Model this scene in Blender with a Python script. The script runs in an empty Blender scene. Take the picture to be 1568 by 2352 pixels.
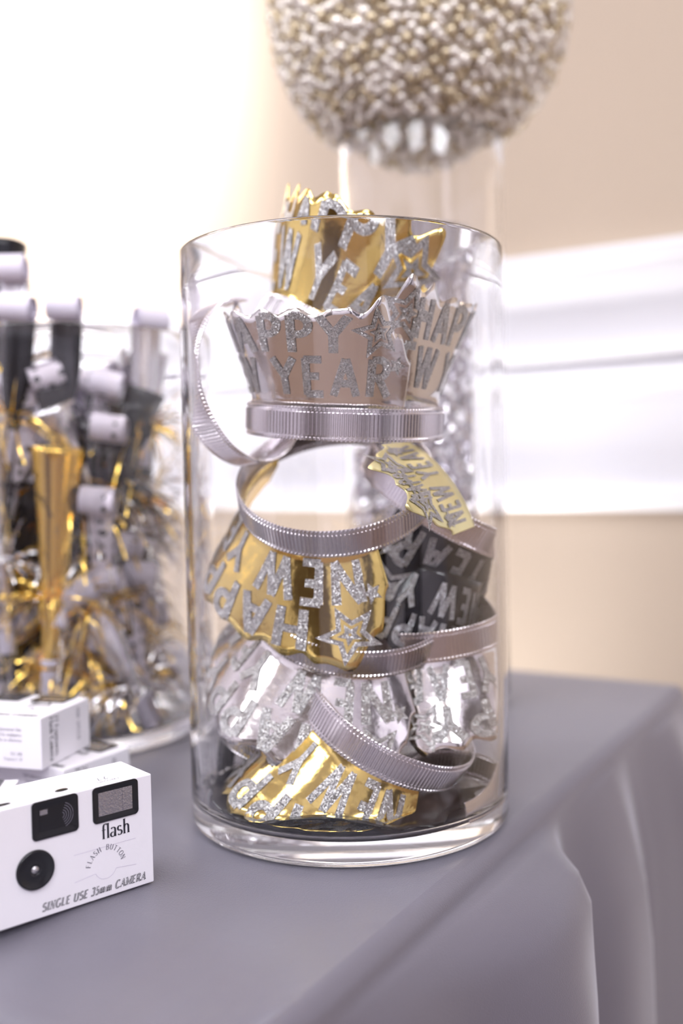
import bpy, bmesh, math, random
from mathutils import Vector, Matrix, noise

PI = math.pi
R = math.radians
sc = bpy.context.scene
col = sc.collection

# ------------------------------------------------------------------ camera
TOP = 0.75                                   # height of the table top
FPX = 2287.0                                 # 35 mm lens on a 36 mm tall frame of 2352 px
CH, CD, PIT, ROL, YAW = 0.218, 0.6374, 0.0408, 0.0196, -0.0034
f0 = Vector((math.sin(YAW), math.cos(YAW), 0)); r0 = Vector((math.cos(YAW), -math.sin(YAW), 0)); ZV = Vector((0, 0, 1))
FW = f0 * math.cos(PIT) - ZV * math.sin(PIT)
UP = f0 * math.sin(PIT) + ZV * math.cos(PIT)
CX = r0 * math.cos(ROL) - UP * math.sin(ROL)
CY = r0 * math.sin(ROL) + UP * math.cos(ROL)
CAM = Vector((0, -CD, TOP + CH))
cd = bpy.data.cameras.new('camera'); cam = bpy.data.objects.new('camera', cd); col.objects.link(cam)
m = Matrix((CX, CY, -FW)).transposed().to_4x4(); m.translation = CAM
cam.matrix_world = m
cd.sensor_fit = 'VERTICAL'; cd.sensor_height = 36; cd.sensor_width = 24
cd.lens = FPX / 2352 * 36
cd.clip_start = 0.02
cd.dof.use_dof = True; cd.dof.focus_distance = 0.535; cd.dof.aperture_fstop = 2.8
sc.camera = cam

def ray(px, py): return CX * ((px - 784) / FPX) + CY * ((1176 - py) / FPX) + FW
def onz(px, py, z=TOP):
    q = ray(px, py); return CAM + q * ((z - CAM.z) / q.z)
def dep(px, py, d): return CAM + ray(px, py) * d

# table frame: the right edge runs back-right, the far edge is square to it, the wall behind runs parallel
TH = R(31)
NR = Vector((math.cos(TH), -math.sin(TH), 0))     # outward from the right edge
NF = Vector((math.sin(TH), math.cos(TH), 0))      # outward from the far edge
def tf(u, v, z=0.0): return NR * u + NF * v + ZV * z
RIGHT, FAR, WALL = 0.110, 0.473, 0.80

# ------------------------------------------------------------------ world, light, exposure
w = bpy.data.worlds.new('room_ambience'); sc.world = w; w.use_nodes = True
bg = w.node_tree.nodes['Background']; bg.inputs[0].default_value = (0.90, 0.88, 1.0, 1); bg.inputs[1].default_value = 0.34

def area(name, loc, size, power, color, target=None, shape='RECTANGLE', sy=None):
    l = bpy.data.lights.new(name, 'AREA'); l.shape = shape; l.size = size
    if sy: l.size_y = sy
    l.energy = power; l.color = color
    o = bpy.data.objects.new(name, l); col.objects.link(o); o.location = loc
    d = (Vector(target) - Vector(loc)) if target is not None else Vector((0, 0, -1))
    o.rotation_euler = d.to_track_quat('-Z', 'Y').to_euler()
    return o
CEIL = 2.9
PANELS = [(u_, v_, p_, (.90, .92, 1)) for u_, v_, p_ in ((-.9, -.75, 12), (-2.6, -.75, 14), (.9, -.75, 7), (-.9, -2.5, 26), (.9, -2.5, 28), (-2.6, -2.5, 22), (2.5, -1.6, 50))]
for u_, v_, p_, c_ in PANELS: area('added_ceiling_panel_lamp', tf(u_, v_, CEIL - .03), 1.0, p_, c_, sy=1.0)  # panel lamps added out of view as the overall fill
# the room: extents along and across the wall behind the table
UL, UR, VF, VB = -3.6, 3.4, WALL, -3.6
sl = bpy.data.lights.new('added_wall_spot', 'SPOT'); sl.energy = 560; sl.color = (1, .965, .95)  # spot added out of view for the bright upper left of the wall
sl.spot_size = R(44); sl.spot_blend = 1.0; sl.shadow_soft_size = 0.06
so = bpy.data.objects.new('added_wall_spot', sl); col.objects.link(so)
so.location = tf(-1.15, -0.25, CEIL - .12)
_q = ray(95, 30); SPOT_AT = CAM + _q * ((WALL - CAM.dot(NF)) / _q.dot(NF))     # where the spot strikes the wall
so.rotation_euler = (SPOT_AT - so.location).to_track_quat('-Z', 'Y').to_euler()

ul_ = bpy.data.lights.new('added_uplight_lamp', 'SPOT'); ul_.energy = 40; ul_.color = (1, .97, .95)  # uplight added behind the table to brighten the lower wall
ul_.spot_size = R(120); ul_.spot_blend = 1.0; ul_.shadow_soft_size = 0.05
uo = bpy.data.objects.new('added_uplight_lamp', ul_); col.objects.link(uo)
uo.location = tf(-.45, WALL - .14, .17); UPD = (tf(-.45, WALL - .02, 1.1) - uo.location).normalized()
uo.rotation_euler = UPD.to_track_quat('-Z', 'Y').to_euler()
sc.view_settings.view_transform = 'Standard'; sc.view_settings.look = 'None'
sc.view_settings.gamma = 1; sc.view_settings.use_curve_mapping = False
sc.view_settings.exposure = 0.42
cy = sc.cycles
cy.max_bounces = 24; cy.transmission_bounces = 20; cy.glossy_bounces = 10; cy.diffuse_bounces = 4
cy.transparent_max_bounces = 24
cy.sample_clamp_indirect = 12; cy.blur_glossy = 0.6
cy.use_denoising = True

# ------------------------------------------------------------------ helpers
def lin(c):
    return tuple(((v / 255) / 12.92 if v / 255 <= .04045 else (((v / 255) + .055) / 1.055) ** 2.4) for v in c)

def mat(name, color, rough=.5, metal=0., bump=0., bscale=50., bdetail=3., vary=0., vscale=20., **kw):
    mt = bpy.data.materials.new(name); mt.use_nodes = True
    nt = mt.node_tree; b = nt.nodes['Principled BSDF']
    b.inputs['Base Color'].default_value = (*color, 1); b.inputs['Roughness'].default_value = rough
    b.inputs['Metallic'].default_value = metal
    for k, v in kw.items():
        b.inputs[k.replace('_', ' ')].default_value = v
    tc = nt.nodes.new('ShaderNodeTexCoord')
    if bump:
        n = nt.nodes.new('ShaderNodeTexNoise'); n.inputs['Scale'].default_value = bscale; n.inputs['Detail'].default_value = bdetail
        nt.links.new(tc.outputs['Object'], n.inputs['Vector'])
        bp = nt.nodes.new('ShaderNodeBump'); bp.inputs['Strength'].default_value = bump; bp.inputs['Distance'].default_value = .002
        nt.links.new(n.outputs['Fac'], bp.inputs['Height']); nt.links.new(bp.outputs['Normal'], b.inputs['Normal'])
    if vary:
        n2 = nt.nodes.new('ShaderNodeTexNoise'); n2.inputs['Scale'].default_value = vscale
        nt.links.new(tc.outputs['Object'], n2.inputs['Vector'])
        mx = nt.nodes.new('ShaderNodeMix'); mx.data_type = 'RGBA'
        mx.inputs['A'].default_value = (*[c * (1 - vary) for c in color], 1); mx.inputs['B'].default_value = (*[min(1, c * (1 + vary)) for c in color], 1)
        nt.links.new(n2.outputs['Fac'], mx.inputs['Factor']); nt.links.new(mx.outputs['Result'], b.inputs['Base Color'])
    return mt

def glitter(name, c0, c1, scale=1900):
    mt = bpy.data.materials.new(name); mt.use_nodes = True
    nt = mt.node_tree; b = nt.nodes['Principled BSDF']
    tc = nt.nodes.new('ShaderNodeTexCoord'); v = nt.nodes.new('ShaderNodeTexVoronoi'); v.inputs['Scale'].default_value = scale
    nt.links.new(tc.outputs['Object'], v.inputs['Vector'])
    sep = nt.nodes.new('ShaderNodeSeparateColor'); nt.links.new(v.outputs['Color'], sep.inputs[0])
    mx = nt.nodes.new('ShaderNodeMix'); mx.data_type = 'RGBA'; mx.inputs['A'].default_value = (*c0, 1); mx.inputs['B'].default_value = (*c1, 1)
    nt.links.new(sep.outputs[0], mx.inputs['Factor']); nt.links.new(mx.outputs['Result'], b.inputs['Base Color'])
    g = nt.nodes.new('ShaderNodeNewGeometry')
    s = nt.nodes.new('ShaderNodeVectorMath'); s.operation = 'SUBTRACT'; s.inputs[1].default_value = (.5, .5, .5); nt.links.new(v.outputs['Color'], s.inputs[0])
    a = nt.nodes.new('ShaderNodeVectorMath'); a.operation = 'MULTIPLY_ADD'; a.inputs[1].default_value = (.95, .95, .95)
    nt.links.new(s.outputs[0], a.inputs[0]); nt.links.new(g.outputs['Normal'], a.inputs[2])
    nn = nt.nodes.new('ShaderNodeVectorMath'); nn.operation = 'NORMALIZE'; nt.links.new(a.outputs[0], nn.inputs[0])
    nt.links.new(nn.outputs[0], b.inputs['Normal'])
    b.inputs['Metallic'].default_value = .6; b.inputs['Roughness'].default_value = .3
    return mt

def dotted(name, base, dot, scale, size):
    mt = mat(name, base, .55); nt = mt.node_tree; b = nt.nodes['Principled BSDF']
    tc = nt.nodes.new('ShaderNodeTexCoord'); v = nt.nodes.new('ShaderNodeTexVoronoi'); v.inputs['Scale'].default_value = scale; v.inputs['Randomness'].default_value = .35
    nt.links.new(tc.outputs['UV'], v.inputs['Vector'])
    lt = nt.nodes.new('ShaderNodeMath'); lt.operation = 'LESS_THAN'; lt.inputs[1].default_value = size; nt.links.new(v.outputs['Distance'], lt.inputs[0])
    mx = nt.nodes.new('ShaderNodeMix'); mx.data_type = 'RGBA'; mx.inputs['A'].default_value = (*base, 1); mx.inputs['B'].default_value = (*dot, 1)
    nt.links.new(lt.outputs[0], mx.inputs['Factor']); nt.links.new(mx.outputs['Result'], b.inputs['Base Color'])
    return mt

M = {}
M['wall'] = mat('wall_paint', lin((197, 180, 161)), .75, bump=.05, bscale=300)
M['wall2'] = mat('pale_wall_paint', lin((206, 202, 212)), .75, bump=.05, bscale=300)
M['trimw'] = mat('white_trim_paint', lin((244, 244, 248)), .38)
M['floor'] = mat('carpet', lin((120, 98, 84)), .95, bump=.5, bscale=400, vary=.3, vscale=30)
M['ceiling'] = mat('ceiling_paint', lin((240, 238, 236)), .9)
M['diffuser'] = mat('added_panel_diffuser', (1, 1, 1), .5, Emission_Color=(1, .97, .95, 1), Emission_Strength=2.0)
M['cloth'] = mat('grey_satin_cloth', lin((105, 101, 112)), .36, bump=.13, bscale=1500, bdetail=2, Sheen_Weight=.6, Sheen_Roughness=.4, Sheen_Tint=(.88, .9, 1, 1))
M['glass'] = mat('clear_glass', (1, 1, 1), 0.0, Transmission_Weight=1.0, IOR=1.47)
M['gold'] = mat('gold_foil', (.84, .64, .22), .13, 1, bump=.22, bscale=70)
M['palegold'] = mat('pale_gold_foil', (.95, .87, .46), .40, .8, bump=.22, bscale=60)
M['silver'] = mat('silver_foil', (.80, .77, .76), .13, 1, bump=.2, bscale=70)
M['blackfoil'] = mat('black_foil', (.008, .0075, .010), .12, .0, bump=.2, bscale=60, Specular_IOR_Level=.35)
M['band'] = mat('silver_ribbed_plastic', (.78, .75, .78), .22, 1)
M['glit'] = glitter('silver_glitter', (.25, .245, .24), (.70, .69, .69))
M['glitd'] = glitter('grey_glitter', (.16, .155, .16), (.5, .5, .52))
M['card'] = mat('white_card', lin((240, 236, 242)), .48, bump=.03, bscale=800)
M['ink'] = mat('black_ink', (.02, .018, .03), .6)
M['inkgrey'] = mat('grey_ink', (.16, .15, .19), .6)
M['plastic'] = mat('black_plastic', (.012, .012, .015), .25)
M['clearp'] = mat('clear_plastic', (.9, .9, .92), .05, Transmission_Weight=.85, IOR=1.3)
M['reflector'] = mat('flash_reflector', (.55, .54, .56), .25, 1, bump=.3, bscale=900)
M['tinselgold'] = mat('gold_tinsel', (.92, .64, .16), .16, 1)
M['tinselsilver'] = mat('silver_tinsel', (.78, .77, .79), .16, 1)
M['tinselblack'] = mat('black_tinsel', (.03, .028, .03), .16, .6)
M['horngold'] = mat('gold_horn_foil', (.80, .53, .13), .2, 1)
M['hornblack'] = mat('black_horn_foil', (.012, .012, .016), .2)
M['hornsilver'] = mat('silver_horn_foil', (.72, .71, .73), .2, 1)
M['paper'] = mat('white_paper', lin((232, 226, 240)), .6)
M['dots'] = dotted('dotted_paper', lin((236, 228, 240)), (.03, .03, .04), 6, .28)
M['bead'] = mat('champagne_bead', (.93, .88, .80), .2, .5)
M['beadgold'] = mat('dull_gold_bead', (.66, .56, .38), .22, .6)
M['ballcore'] = mat('ball_core', (.62, .56, .46), .6)
M['crystal'] = mat('silver_crystal', (.70, .68, .72), .1, 1)

def empty(name, loc, rot=None, label=None, cat=None, group=None, kind=None):
    o = bpy.data.objects.new(name, None); col.objects.link(o); o.location = loc; o.empty_display_size = .02
    if rot is not None: o.rotation_euler = rot
    tag(o, label, cat, group, kind)
    return o
def tag(o, label=None, cat=None, group=None, kind=None):
    for k, v in (('label', label), ('category', cat), ('group', group), ('kind', kind)):
        if v: o[k] = v
    return o
def base_loc(p):
    l = Vector((0, 0, 0))
    while p is not None: l += p.location; p = p.parent
    return l
def build(name, verts, faces, material, parent=None, smooth=True, world=True, uvs=None):
    """one mesh object; verts in world coordinates when world=True"""
    off = base_loc(parent) if (parent is not None and world) else Vector((0, 0, 0))
    me = bpy.data.meshes.new(name)
    me.from_pydata([tuple(Vector(v) - off) for v in verts], [], faces)
    if uvs:
        ul = me.uv_layers.new()
        for li, l in enumerate(me.loops): ul.data[li].uv = uvs[l.vertex_index]
    me.materials.append(M[material] if isinstance(material, str) else material)
    if smooth: me.shade_smooth()
    me.update()
    o = bpy.data.objects.new(name, me); col.objects.link(o)
    if parent is not None: o.parent = parent
    return o
def solid(o, t, off=0.0):
    s = o.modifiers.new('thickness', 'SOLIDIFY'); s.thickness = t; s.offset = off; return o
def bevel(o, wd, seg=2):
    b = o.modifiers.new('bevel', 'BEVEL'); b.width = wd; b.segments = seg; b.limit_method = 'ANGLE'; b.angle_limit = R(40); return o

class MB:
    def __init__(s): s.v = []; s.f = []
    def add(s, vs, fs):
        k = len(s.v); s.v += [Vector(v) for v in vs]; s.f += [tuple(i + k for i in f) for f in fs]
    def box(s, x0, x1, y0, y1, z0, z1, fn=None):
        vs = [Vector((x, y, z)) for z in (z0, z1) for y in (y0, y1) for x in (x0, x1)]
        if fn: vs = [fn(v) for v in vs]
        s.add(vs, [(0, 2, 3, 1), (4, 5, 7, 6), (0, 1, 5, 4), (2, 6, 7, 3), (0, 4, 6, 2), (1, 3, 7, 5)])
    def lathe(s, prof, n=48, fn=None, close=False):
        k = len(prof); vs = []; fs = []
        for i in range(n):
            a = 2 * PI * i / n
            for r_, z_ in prof:
                v = Vector((r_ * math.cos(a), r_ * math.sin(a), z_)); vs.append(fn(v) if fn else v)
        for i in range(n):
            for j in range(k if close else k - 1):
                a = i * k + j; b = i * k + (j + 1) % k; c = ((i + 1) % n) * k + (j + 1) % k; d = ((i + 1) % n) * k + j
                fs.append((a, d, c, b))
        s.add(vs, fs)
    def grid(s, nu, nv, fn):
        vs = [fn(i / nu, j / nv) for i in range(nu + 1) for j in range(nv + 1)]
        fs = [(i * (nv + 1) + j, (i + 1) * (nv + 1) + j, (i + 1) * (nv + 1) + j + 1, i * (nv + 1) + j + 1) for i in range(nu) for j in range(nv)]
        s.add(vs, fs)
    def tube(s, pts, r, n=8, r1=None):
        pts = [Vector(p) for p in pts]; k = len(pts); vs = []; fs = []
        up = Vector((.31, .17, .93))
        for i, p in enumerate(pts):
            t = (pts[min(i + 1, k - 1)] - pts[max(i - 1, 0)]).normalized()
            a = t.cross(up).normalized(); b = t.cross(a)
            rr = r if r1 is None else r + (r1 - r) * i / (k - 1)
            for j in range(n):
                q = 2 * PI * j / n; vs.append(p + a * math.cos(q) * rr + b * math.sin(q) * rr)
        for i in range(k - 1):
            for j in range(n): fs.append((i * n + j, i * n + (j + 1) % n, (i + 1) * n + (j + 1) % n, (i + 1) * n + j))
        fs.append(tuple(range(n))[::-1]); fs.append(tuple((k - 1) * n + j for j in range(n)))
        s.add(vs, fs)
    def build(s, name, material, parent=None, **kw): return build(name, s.v, s.f, material, parent, **kw)

# ------------------------------------------------------------------ stroke lettering (2-D quads, cap height 1)
def arc(cx, cy, rx, ry, a0, a1, n=12):
    return [(cx + rx * math.cos(R(a0 + (a1 - a0) * i / n)), cy + ry * math.sin(R(a0 + (a1 - a0) * i / n))) for i in range(n + 1)]
def ln(*p): return [(p[i], p[i + 1]) for i in range(0, len(p), 2)]
# each stroke: (points, serif flags 1 start 2 end, weight factor or None)
V = lambda x, y0, y1, s=3: (ln(x, y0, x, y1), s, None)
Hb = lambda x0, x1, y, s=0: (ln(x0, y, x1, y), s, None)
G = {
 'A': (.74, [(ln(.08, 0, .37, 1), 1, .35), (ln(.37, 1, .66, 0), 2, 1), Hb(.18, .56, .34)]),
 'B': (.66, [V(.14, 0, 1), ([(.14, 1)] + arc(.34, .76, .2, .24, 90, -90) + [(.14, .52)], 0, None), ([(.14, .52)] + arc(.34, .26, .24, .26, 90, -90) + [(.14, 0)], 0, None)]),
 'C': (.72, [(arc(.4, .5, .31, .5, 45, 315, 20), 0, None)]),
 'D': (.72, [V(.14, 0, 1), ([(.14, 1)] + arc(.3, .5, .34, .5, 90, -90, 16) + [(.14, 0)], 0, None)]),
 'E': (.62, [V(.14, 0, 1), Hb(.1, .54, .97), Hb(.1, .46, .52), Hb(.1, .56, .03)]),
 'F': (.58, [V(.14, 0, 1), Hb(.1, .54, .97), Hb(.1, .46, .52)]),
 'G': (.76, [(arc(.4, .5, .31, .5, 50, 330, 20), 0, None), V(.64, .12, .42, 2)]),
 'H': (.76, [V(.14, 0, 1), V(.62, 0, 1), Hb(.14, .62, .52)]),
 'I': (.30, [V(.15, 0, 1)]),
 'L': (.58, [V(.14, 0, 1), Hb(.1, .54, .03)]),
 'M': (.92, [(ln(.12, 0, .12, 1), 3, .4), (ln(.12, 1, .46, .06), 0, 1), (ln(.46, .06, .8, 1), 0, .35), V(.8, 0, 1)]),
 'N': (.76, [(ln(.12, 0, .12, 1), 3, .5), (ln(.12, 1, .64, 0), 0, 1), (ln(.64, 0, .64, 1), 2, .5)]),
 'O': (.78, [(arc(.39, .5, .31, .5, 0, 360, 24), 0, None)]),
 'P': (.62, [V(.14, 0, 1), ([(.14, .98)] + arc(.32, .74, .23, .25, 90, -90) + [(.14, .49)], 0, None)]),
 'R': (.70, [V(.14, 0, 1), ([(.14, .98)] + arc(.32, .75, .22, .24, 90, -90) + [(.14, .51)], 0, None), (ln(.34, .5, .62, 0), 2, 1)]),
 'S': (.60, [(arc(.3, .75, .2, .23, 35, 265, 12) + arc(.3, .27, .23, .26, 90, -145, 14), 0, None)]),
 'T': (.64, [V(.32, 0, 1, 1), Hb(.04, .6, .97)]),
 'U': (.76, [([(.14, 1)] + arc(.38, .28, .24, .27, 180, 360, 14) + [(.62, 1)], 3, None)]),
 'W': (1.0, [(ln(.06, 1, .28, 0), 1, 1), (ln(.28, 0, .5, 1), 0, .45), (ln(.5, 1, .72, 0), 0, 1), (ln(.72, 0, .94, 1), 2, .45)]),
 'X': (.72, [(ln(.08, 1, .64, 0), 3, 1), (ln(.08, 0, .64, 1), 3, .4)]),
 'Y': (.70, [(ln(.06, 1, .35, .5), 1, 1), (ln(.64, 1, .35, .5), 1, .5), V(.35, 0, .5, 1)]),
 '0': (.56, [(arc(.28, .5, .2, .5, 0, 360, 20), 0, None)]),
 '1': (.40, [V(.22, 0, 1, 1), (ln(.06, .82, .22, 1), 0, .5)]),
 '2': (.56, [(arc(.27, .74, .19, .25, 165, -30, 12) + [(.08, .03), (.48, .03)], 0, None)]),
 '3': (.56, [(arc(.26, .76, .18, .23, 150, -90, 12), 0, None), (arc(.26, .27, .21, .26, 90, -150, 12), 0, None)]),
 '4': (.60, [(ln(.4, 1, .06, .3, .54, .3), 0, .5), V(.4, 0, 1, 1)]),
 '5': (.56, [(ln(.44, .97, .14, .97, .12, .52), 0, .6), (arc(.26, .3, .2, .3, 130, -140, 14), 0, None)]),
 '7': (.54, [(ln(.06, .95, .46, .95, .2, 0), 0, .8)]),
 '-': (.36, [Hb(.04, .32, .4)]),
 ' ': (.34, []),
 'a': (.52, [(arc(.24, .48, .16, .18, 150, 0, 8) + [(.4, .06), (.46, 0)], 0, None), (arc(.22, .17, .16, .16, 60, 400, 14), 0, None)]),
 'b': (.56, [V(.12, 0, 1.05, 2), (arc(.27, .33, .2, .33, 150, -150, 14), 0, None)]),
 'c': (.48, [(arc(.28, .33, .2, .33, 40, 320, 14), 0, None)]),
 'd': (.58, [V(.44, 0, 1.05, 3), (arc(.27, .33, .2, .33, 30, 330, 14), 0, None)]),
 'e': (.50, [(arc(.26, .33, .2, .33, 0, 315, 16), 0, None), Hb(.08, .46, .35)]),
 'f': (.36, [([(.16, 0), (.16, .8)] + arc(.3, .84, .14, .2, 180, 40, 8), 1, None), Hb(.03, .32, .63)]),
 'g': (.54, [(arc(.25, .36, .18, .29, 0, 360, 16), 0, None), ([(.44, .66), (.44, -.1)] + arc(.25, -.1, .19, .2, 0, -160, 8), 0, None)]),
 'h': (.60, [V(.14, 0, 1.05), ([(.14, .45)] + arc(.3, .46, .15, .19, 150, 0, 8) + [(.45, 0)], 2, None)]),
 'i': (.28, [V(.14, 0, .66), (ln(.14, .84, .14, .96), 0, None)]),
 'l': (.28, [V(.14, 0, 1.05)]),
 'm': (.92, [V(.14, 0, .66), ([(.14, .45)] + arc(.29, .47, .14, .18, 150, 0, 8) + [(.43, 0)], 2, None), ([(.43, .45)] + arc(.58, .47, .14, .18, 150, 0, 8) + [(.72, 0)], 2, None)]),
 'n': (.60, [V(.14, 0, .66), ([(.14, .45)] + arc(.3, .46, .15, .19, 150, 0, 8) + [(.45, 0)], 2, None)]),
 'o': (.52, [(arc(.26, .33, .19, .33, 0, 360, 18), 0, None)]),
 'p': (.58, [V(.14, -.3, .66), (arc(.3, .33, .19, .33, 150, -150, 14), 0, None)]),
 'r': (.42, [V(.14, 0, .66), (arc(.3, .46, .15, .18, 150, 50, 6), 0, None)]),
 's': (.44, [(arc(.22, .49, .14, .16, 35, 265, 10) + arc(.22, .18, .16, .17, 90, -145, 10), 0, None)]),
 't': (.38, [([(.17, .9)] + arc(.29, .14, .12, .14, 180, 300, 8), 0, None), Hb(.03, .34, .63)]),
 'u': (.60, [([(.14, .66)] + arc(.3, .18, .16, .18, 180, 330, 8), 1, None), V(.46, 0, .66, 3)]),
 'w': (.74, [(ln(.04, .66, .2, 0), 1, 1), (ln(.2, 0, .37, .66), 0, .4), (ln(.37, .66, .53, 0), 0, 1), (ln(.53, 0, .7, .66), 2, .4)]),
 'x': (.54, [(ln(.06, .66, .48, 0), 3, 1), (ln(.06, 0, .48, .66), 3, .4)]),
 'y': (.54, [(ln(.06, .66, .28, 0), 1, 1), (ln(.48, .66, .18, -.3), 1, .45)]),
}
def ribbon(pts, wfun, closed=False, step=.2):
    """2-D polyline -> list of quads (4 points each), mitred"""
    q = []
    P = [Vector((*p, 0)) for p in pts]
    dense = [P[0]]
    for a, b in zip(P, P[1:]):
        n = max(1, int((b - a).length / step))
        for i in range(1, n + 1): dense.append(a + (b - a) * i / n)
    L_ = []; R_ = []
    for i, p in enumerate(dense):
        d0 = (dense[i] - dense[i - 1]) if i > 0 else (dense[1] - dense[0])
        d1 = (dense[i + 1] - dense[i]) if i < len(dense) - 1 else d0
        d0 = d0.normalized() if d0.length > 1e-9 else Vector((1, 0, 0)); d1 = d1.normalized() if d1.length > 1e-9 else d0
        t = (d0 + d1)
        t = t.normalized() if t.length > .2 else d0
        nrm = Vector((-t.y, t.x, 0)); cosv = max(.6, nrm.dot(Vector((-d0.y, d0.x, 0))))
        hw = wfun(t) / 2 / cosv
        L_.append(p + nrm * hw); R_.append(p - nrm * hw)
    for i in range(len(dense) - 1):
        q.append([(v.x, v.y) for v in (R_[i], R_[i + 1], L_[i + 1], L_[i])])
    return q
def letters(text, thick, thin, serif=0.0, xs=1.0, slant=0.0, gap=0.0):
    """returns list of (x_origin, advance, quads) per character"""
    out = []; x = 0.0
    for ch in text:
        adv, strokes = G[ch]
        quads = []
        for pts, fl, wf in strokes:
            if wf is None: wfun = lambda t: thin + (thick - thin) * abs(t.y) ** 1.3
            else: wfun = (lambda ww: (lambda t: ww))(max(thin, thick * wf) if serif else thick)
            quads += ribbon(pts, wfun)
            if serif:
                for k, (px, py) in ((1, pts[0]), (2, pts[-1])):
                    if fl & k:
                        yy = py - math.copysign(thin / 2, py - .3)
                        quads.append([(px - serif, yy - thin / 2), (px + serif, yy - thin / 2), (px + serif, yy + thin / 2), (px - serif, yy + thin / 2)])
        quads = [[((a + slant * b) * xs, b) for a, b in q] for q in quads]
        out.append((x, adv * xs, quads)); x += (adv + gap) * xs
    return out, x - gap * xs
def text_quads(text, height, thick, thin, serif=0., xs=1., slant=0., gap=0., align='l'):
    ls, wd = letters(text, thick, thin, serif, xs, slant, gap)
    sh = {'l': 0, 'c': -wd / 2, 'r': -wd}[align]
    return [[((x + a + sh) * height, b * height) for a, b in q] for x, _, qs in ls for q in qs]
def print_on(name, quads, fn, material, parent, label=None):
    mb = MB()
    for q in quads: mb.add([fn(a, b) for a, b in q], [(0, 1, 2, 3)])
    o = mb.build(name, material, parent, smooth=False)
    if label: o['label'] = label
    return o
def star_quads(cx, cy, r, inner=.45, rot=90, t=.24):
    """outlined star"""
    q = []; pts = []
    for i in range(10):
        a = R(rot + 36 * i); rr = r if i % 2 == 0 else r * inner
        pts.append((rr * math.cos(a), rr * math.sin(a)))
    for i in range(10):
        a, b = pts[i], pts[(i + 1) % 10]
        for k in range(3):
            p = [(a[0] + (b[0] - a[0]) * s, a[1] + (b[1] - a[1]) * s) for s in (k / 3, (k + 1) / 3)]
            w_ = 1 - t * 1.6
            q.append([(cx + p[0][0], cy + p[0][1]), (cx + p[1][0], cy + p[1][1]), (cx + p[1][0] * w_, cy + p[1][1] * w_), (cx + p[0][0] * w_, cy + p[0][1] * w_)])
    return q

# ------------------------------------------------------------------ the room
def slab(name, pts_bottom, thick_vec, material, parent=None, kind='structure'):
    vs = [Vector(p) for p in pts_bottom]; n = len(vs); vs2 = vs + [v + thick_vec for v in vs]
    fs = [tuple(range(n))[::-1], tuple(range(n, 2 * n))] + [(i, (i + 1) % n, n + (i + 1) % n, n + i) for i in range(n)]
    o = build(name, vs2, fs, material, parent, smooth=False)
    if kind and parent is None: o['kind'] = kind
    return o
floor = slab('floor', [tf(UL, VB), tf(UR, VB), tf(UR, VF), tf(UL, VF)], Vector((0, 0, -.05)), 'floor')
wallb = slab('wall_back', [tf(UL, VF, 0), tf(UR, VF, 0), tf(UR, VF + .1, 0), tf(UL, VF + .1, 0)], Vector((0, 0, CEIL)), 'wall')
ceil = slab('ceiling', [tf(UL, VB, CEIL), tf(UR, VB, CEIL), tf(UR, VF, CEIL), tf(UL, VF, CEIL)], Vector((0, 0, .05)), 'ceiling')
def wall_z(px, py):
    q = ray(px, py); t = (WALL - CAM.dot(NF)) / q.dot(NF); return (CAM + q * t).z
zs = [(wall_z(1157, a) + wall_z(1568, b)) / 2 for a, b in ((604, 563), (646, 607), (817, 796), (840, 824), (895, 885), (921, 915), (1123, 1128), (1170, 1172))]
slab('wall_left', [tf(UL, VB, 0), tf(UL, VF, 0), tf(UL - .1, VF, 0), tf(UL - .1, VB, 0)], Vector((0, 0, CEIL)), 'wall2')
slab('wall_right', [tf(UR, VB, 0), tf(UR, VF, 0), tf(UR + .1, VF, 0), tf(UR + .1, VB, 0)], Vector((0, 0, CEIL)), 'wall2')
slab('wall_front', [tf(UL, VB, 0), tf(UR, VB, 0), tf(UR, VB - .1, 0), tf(UL, VB - .1, 0)], Vector((0, 0, CEIL)), 'wall2')
# dark double door and side-wall curtains, added unseen to give the foil dark reflections
dk = mat('added_door_wood', lin((52, 38, 32)), .45, bump=.1, bscale=40)
cu = mat('added_curtain_cloth', lin((48, 44, 52)), .85)
dr = empty('added_door_1', tf(-.2, VB, 0), kind='structure')
for k_ in range(2):
    u0 = -1.1 + .95 * k_
    lf = slab('added_door_leaf', [tf(u0, VB + .002, .01), tf(u0 + .93, VB + .002, .01), tf(u0 + .93, VB + .05, .01), tf(u0, VB + .05, .01)], Vector((0, 0, 2.2)), dk, dr)
    for z0, z1 in ((.25, 1.0), (1.15, 2.05)):
        pl = slab('added_door_panel', [tf(u0 + .14, VB + .05, z0), tf(u0 + .79, VB + .05, z0), tf(u0 + .79, VB + .065, z0), tf(u0 + .14, VB + .065, z0)], Vector((0, 0, z1 - z0)), dk, lf)
for v0, v1 in ((-2.9, -2.1), (-1.2, -.4)):
    for side in (1,):
        mb_v = []; nn_ = 60
        for i_ in range(nn_ + 1):
            t_ = i_ / nn_
            for z_ in (.03, 2.6): mb_v.append(tf(UR - .06 - .03 * math.sin(t_ * 44), v0 + (v1 - v0) * t_, z_))
        o_ = build('curtain', mb_v, [(2 * i_, 2 * i_ + 2, 2 * i_ + 3, 2 * i_ + 1) for i_ in range(nn_)], cu)
        tag(o_, 'charcoal floor length curtain added out of view for dark reflections', 'curtain', 'curtains added for dark reflections')
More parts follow.
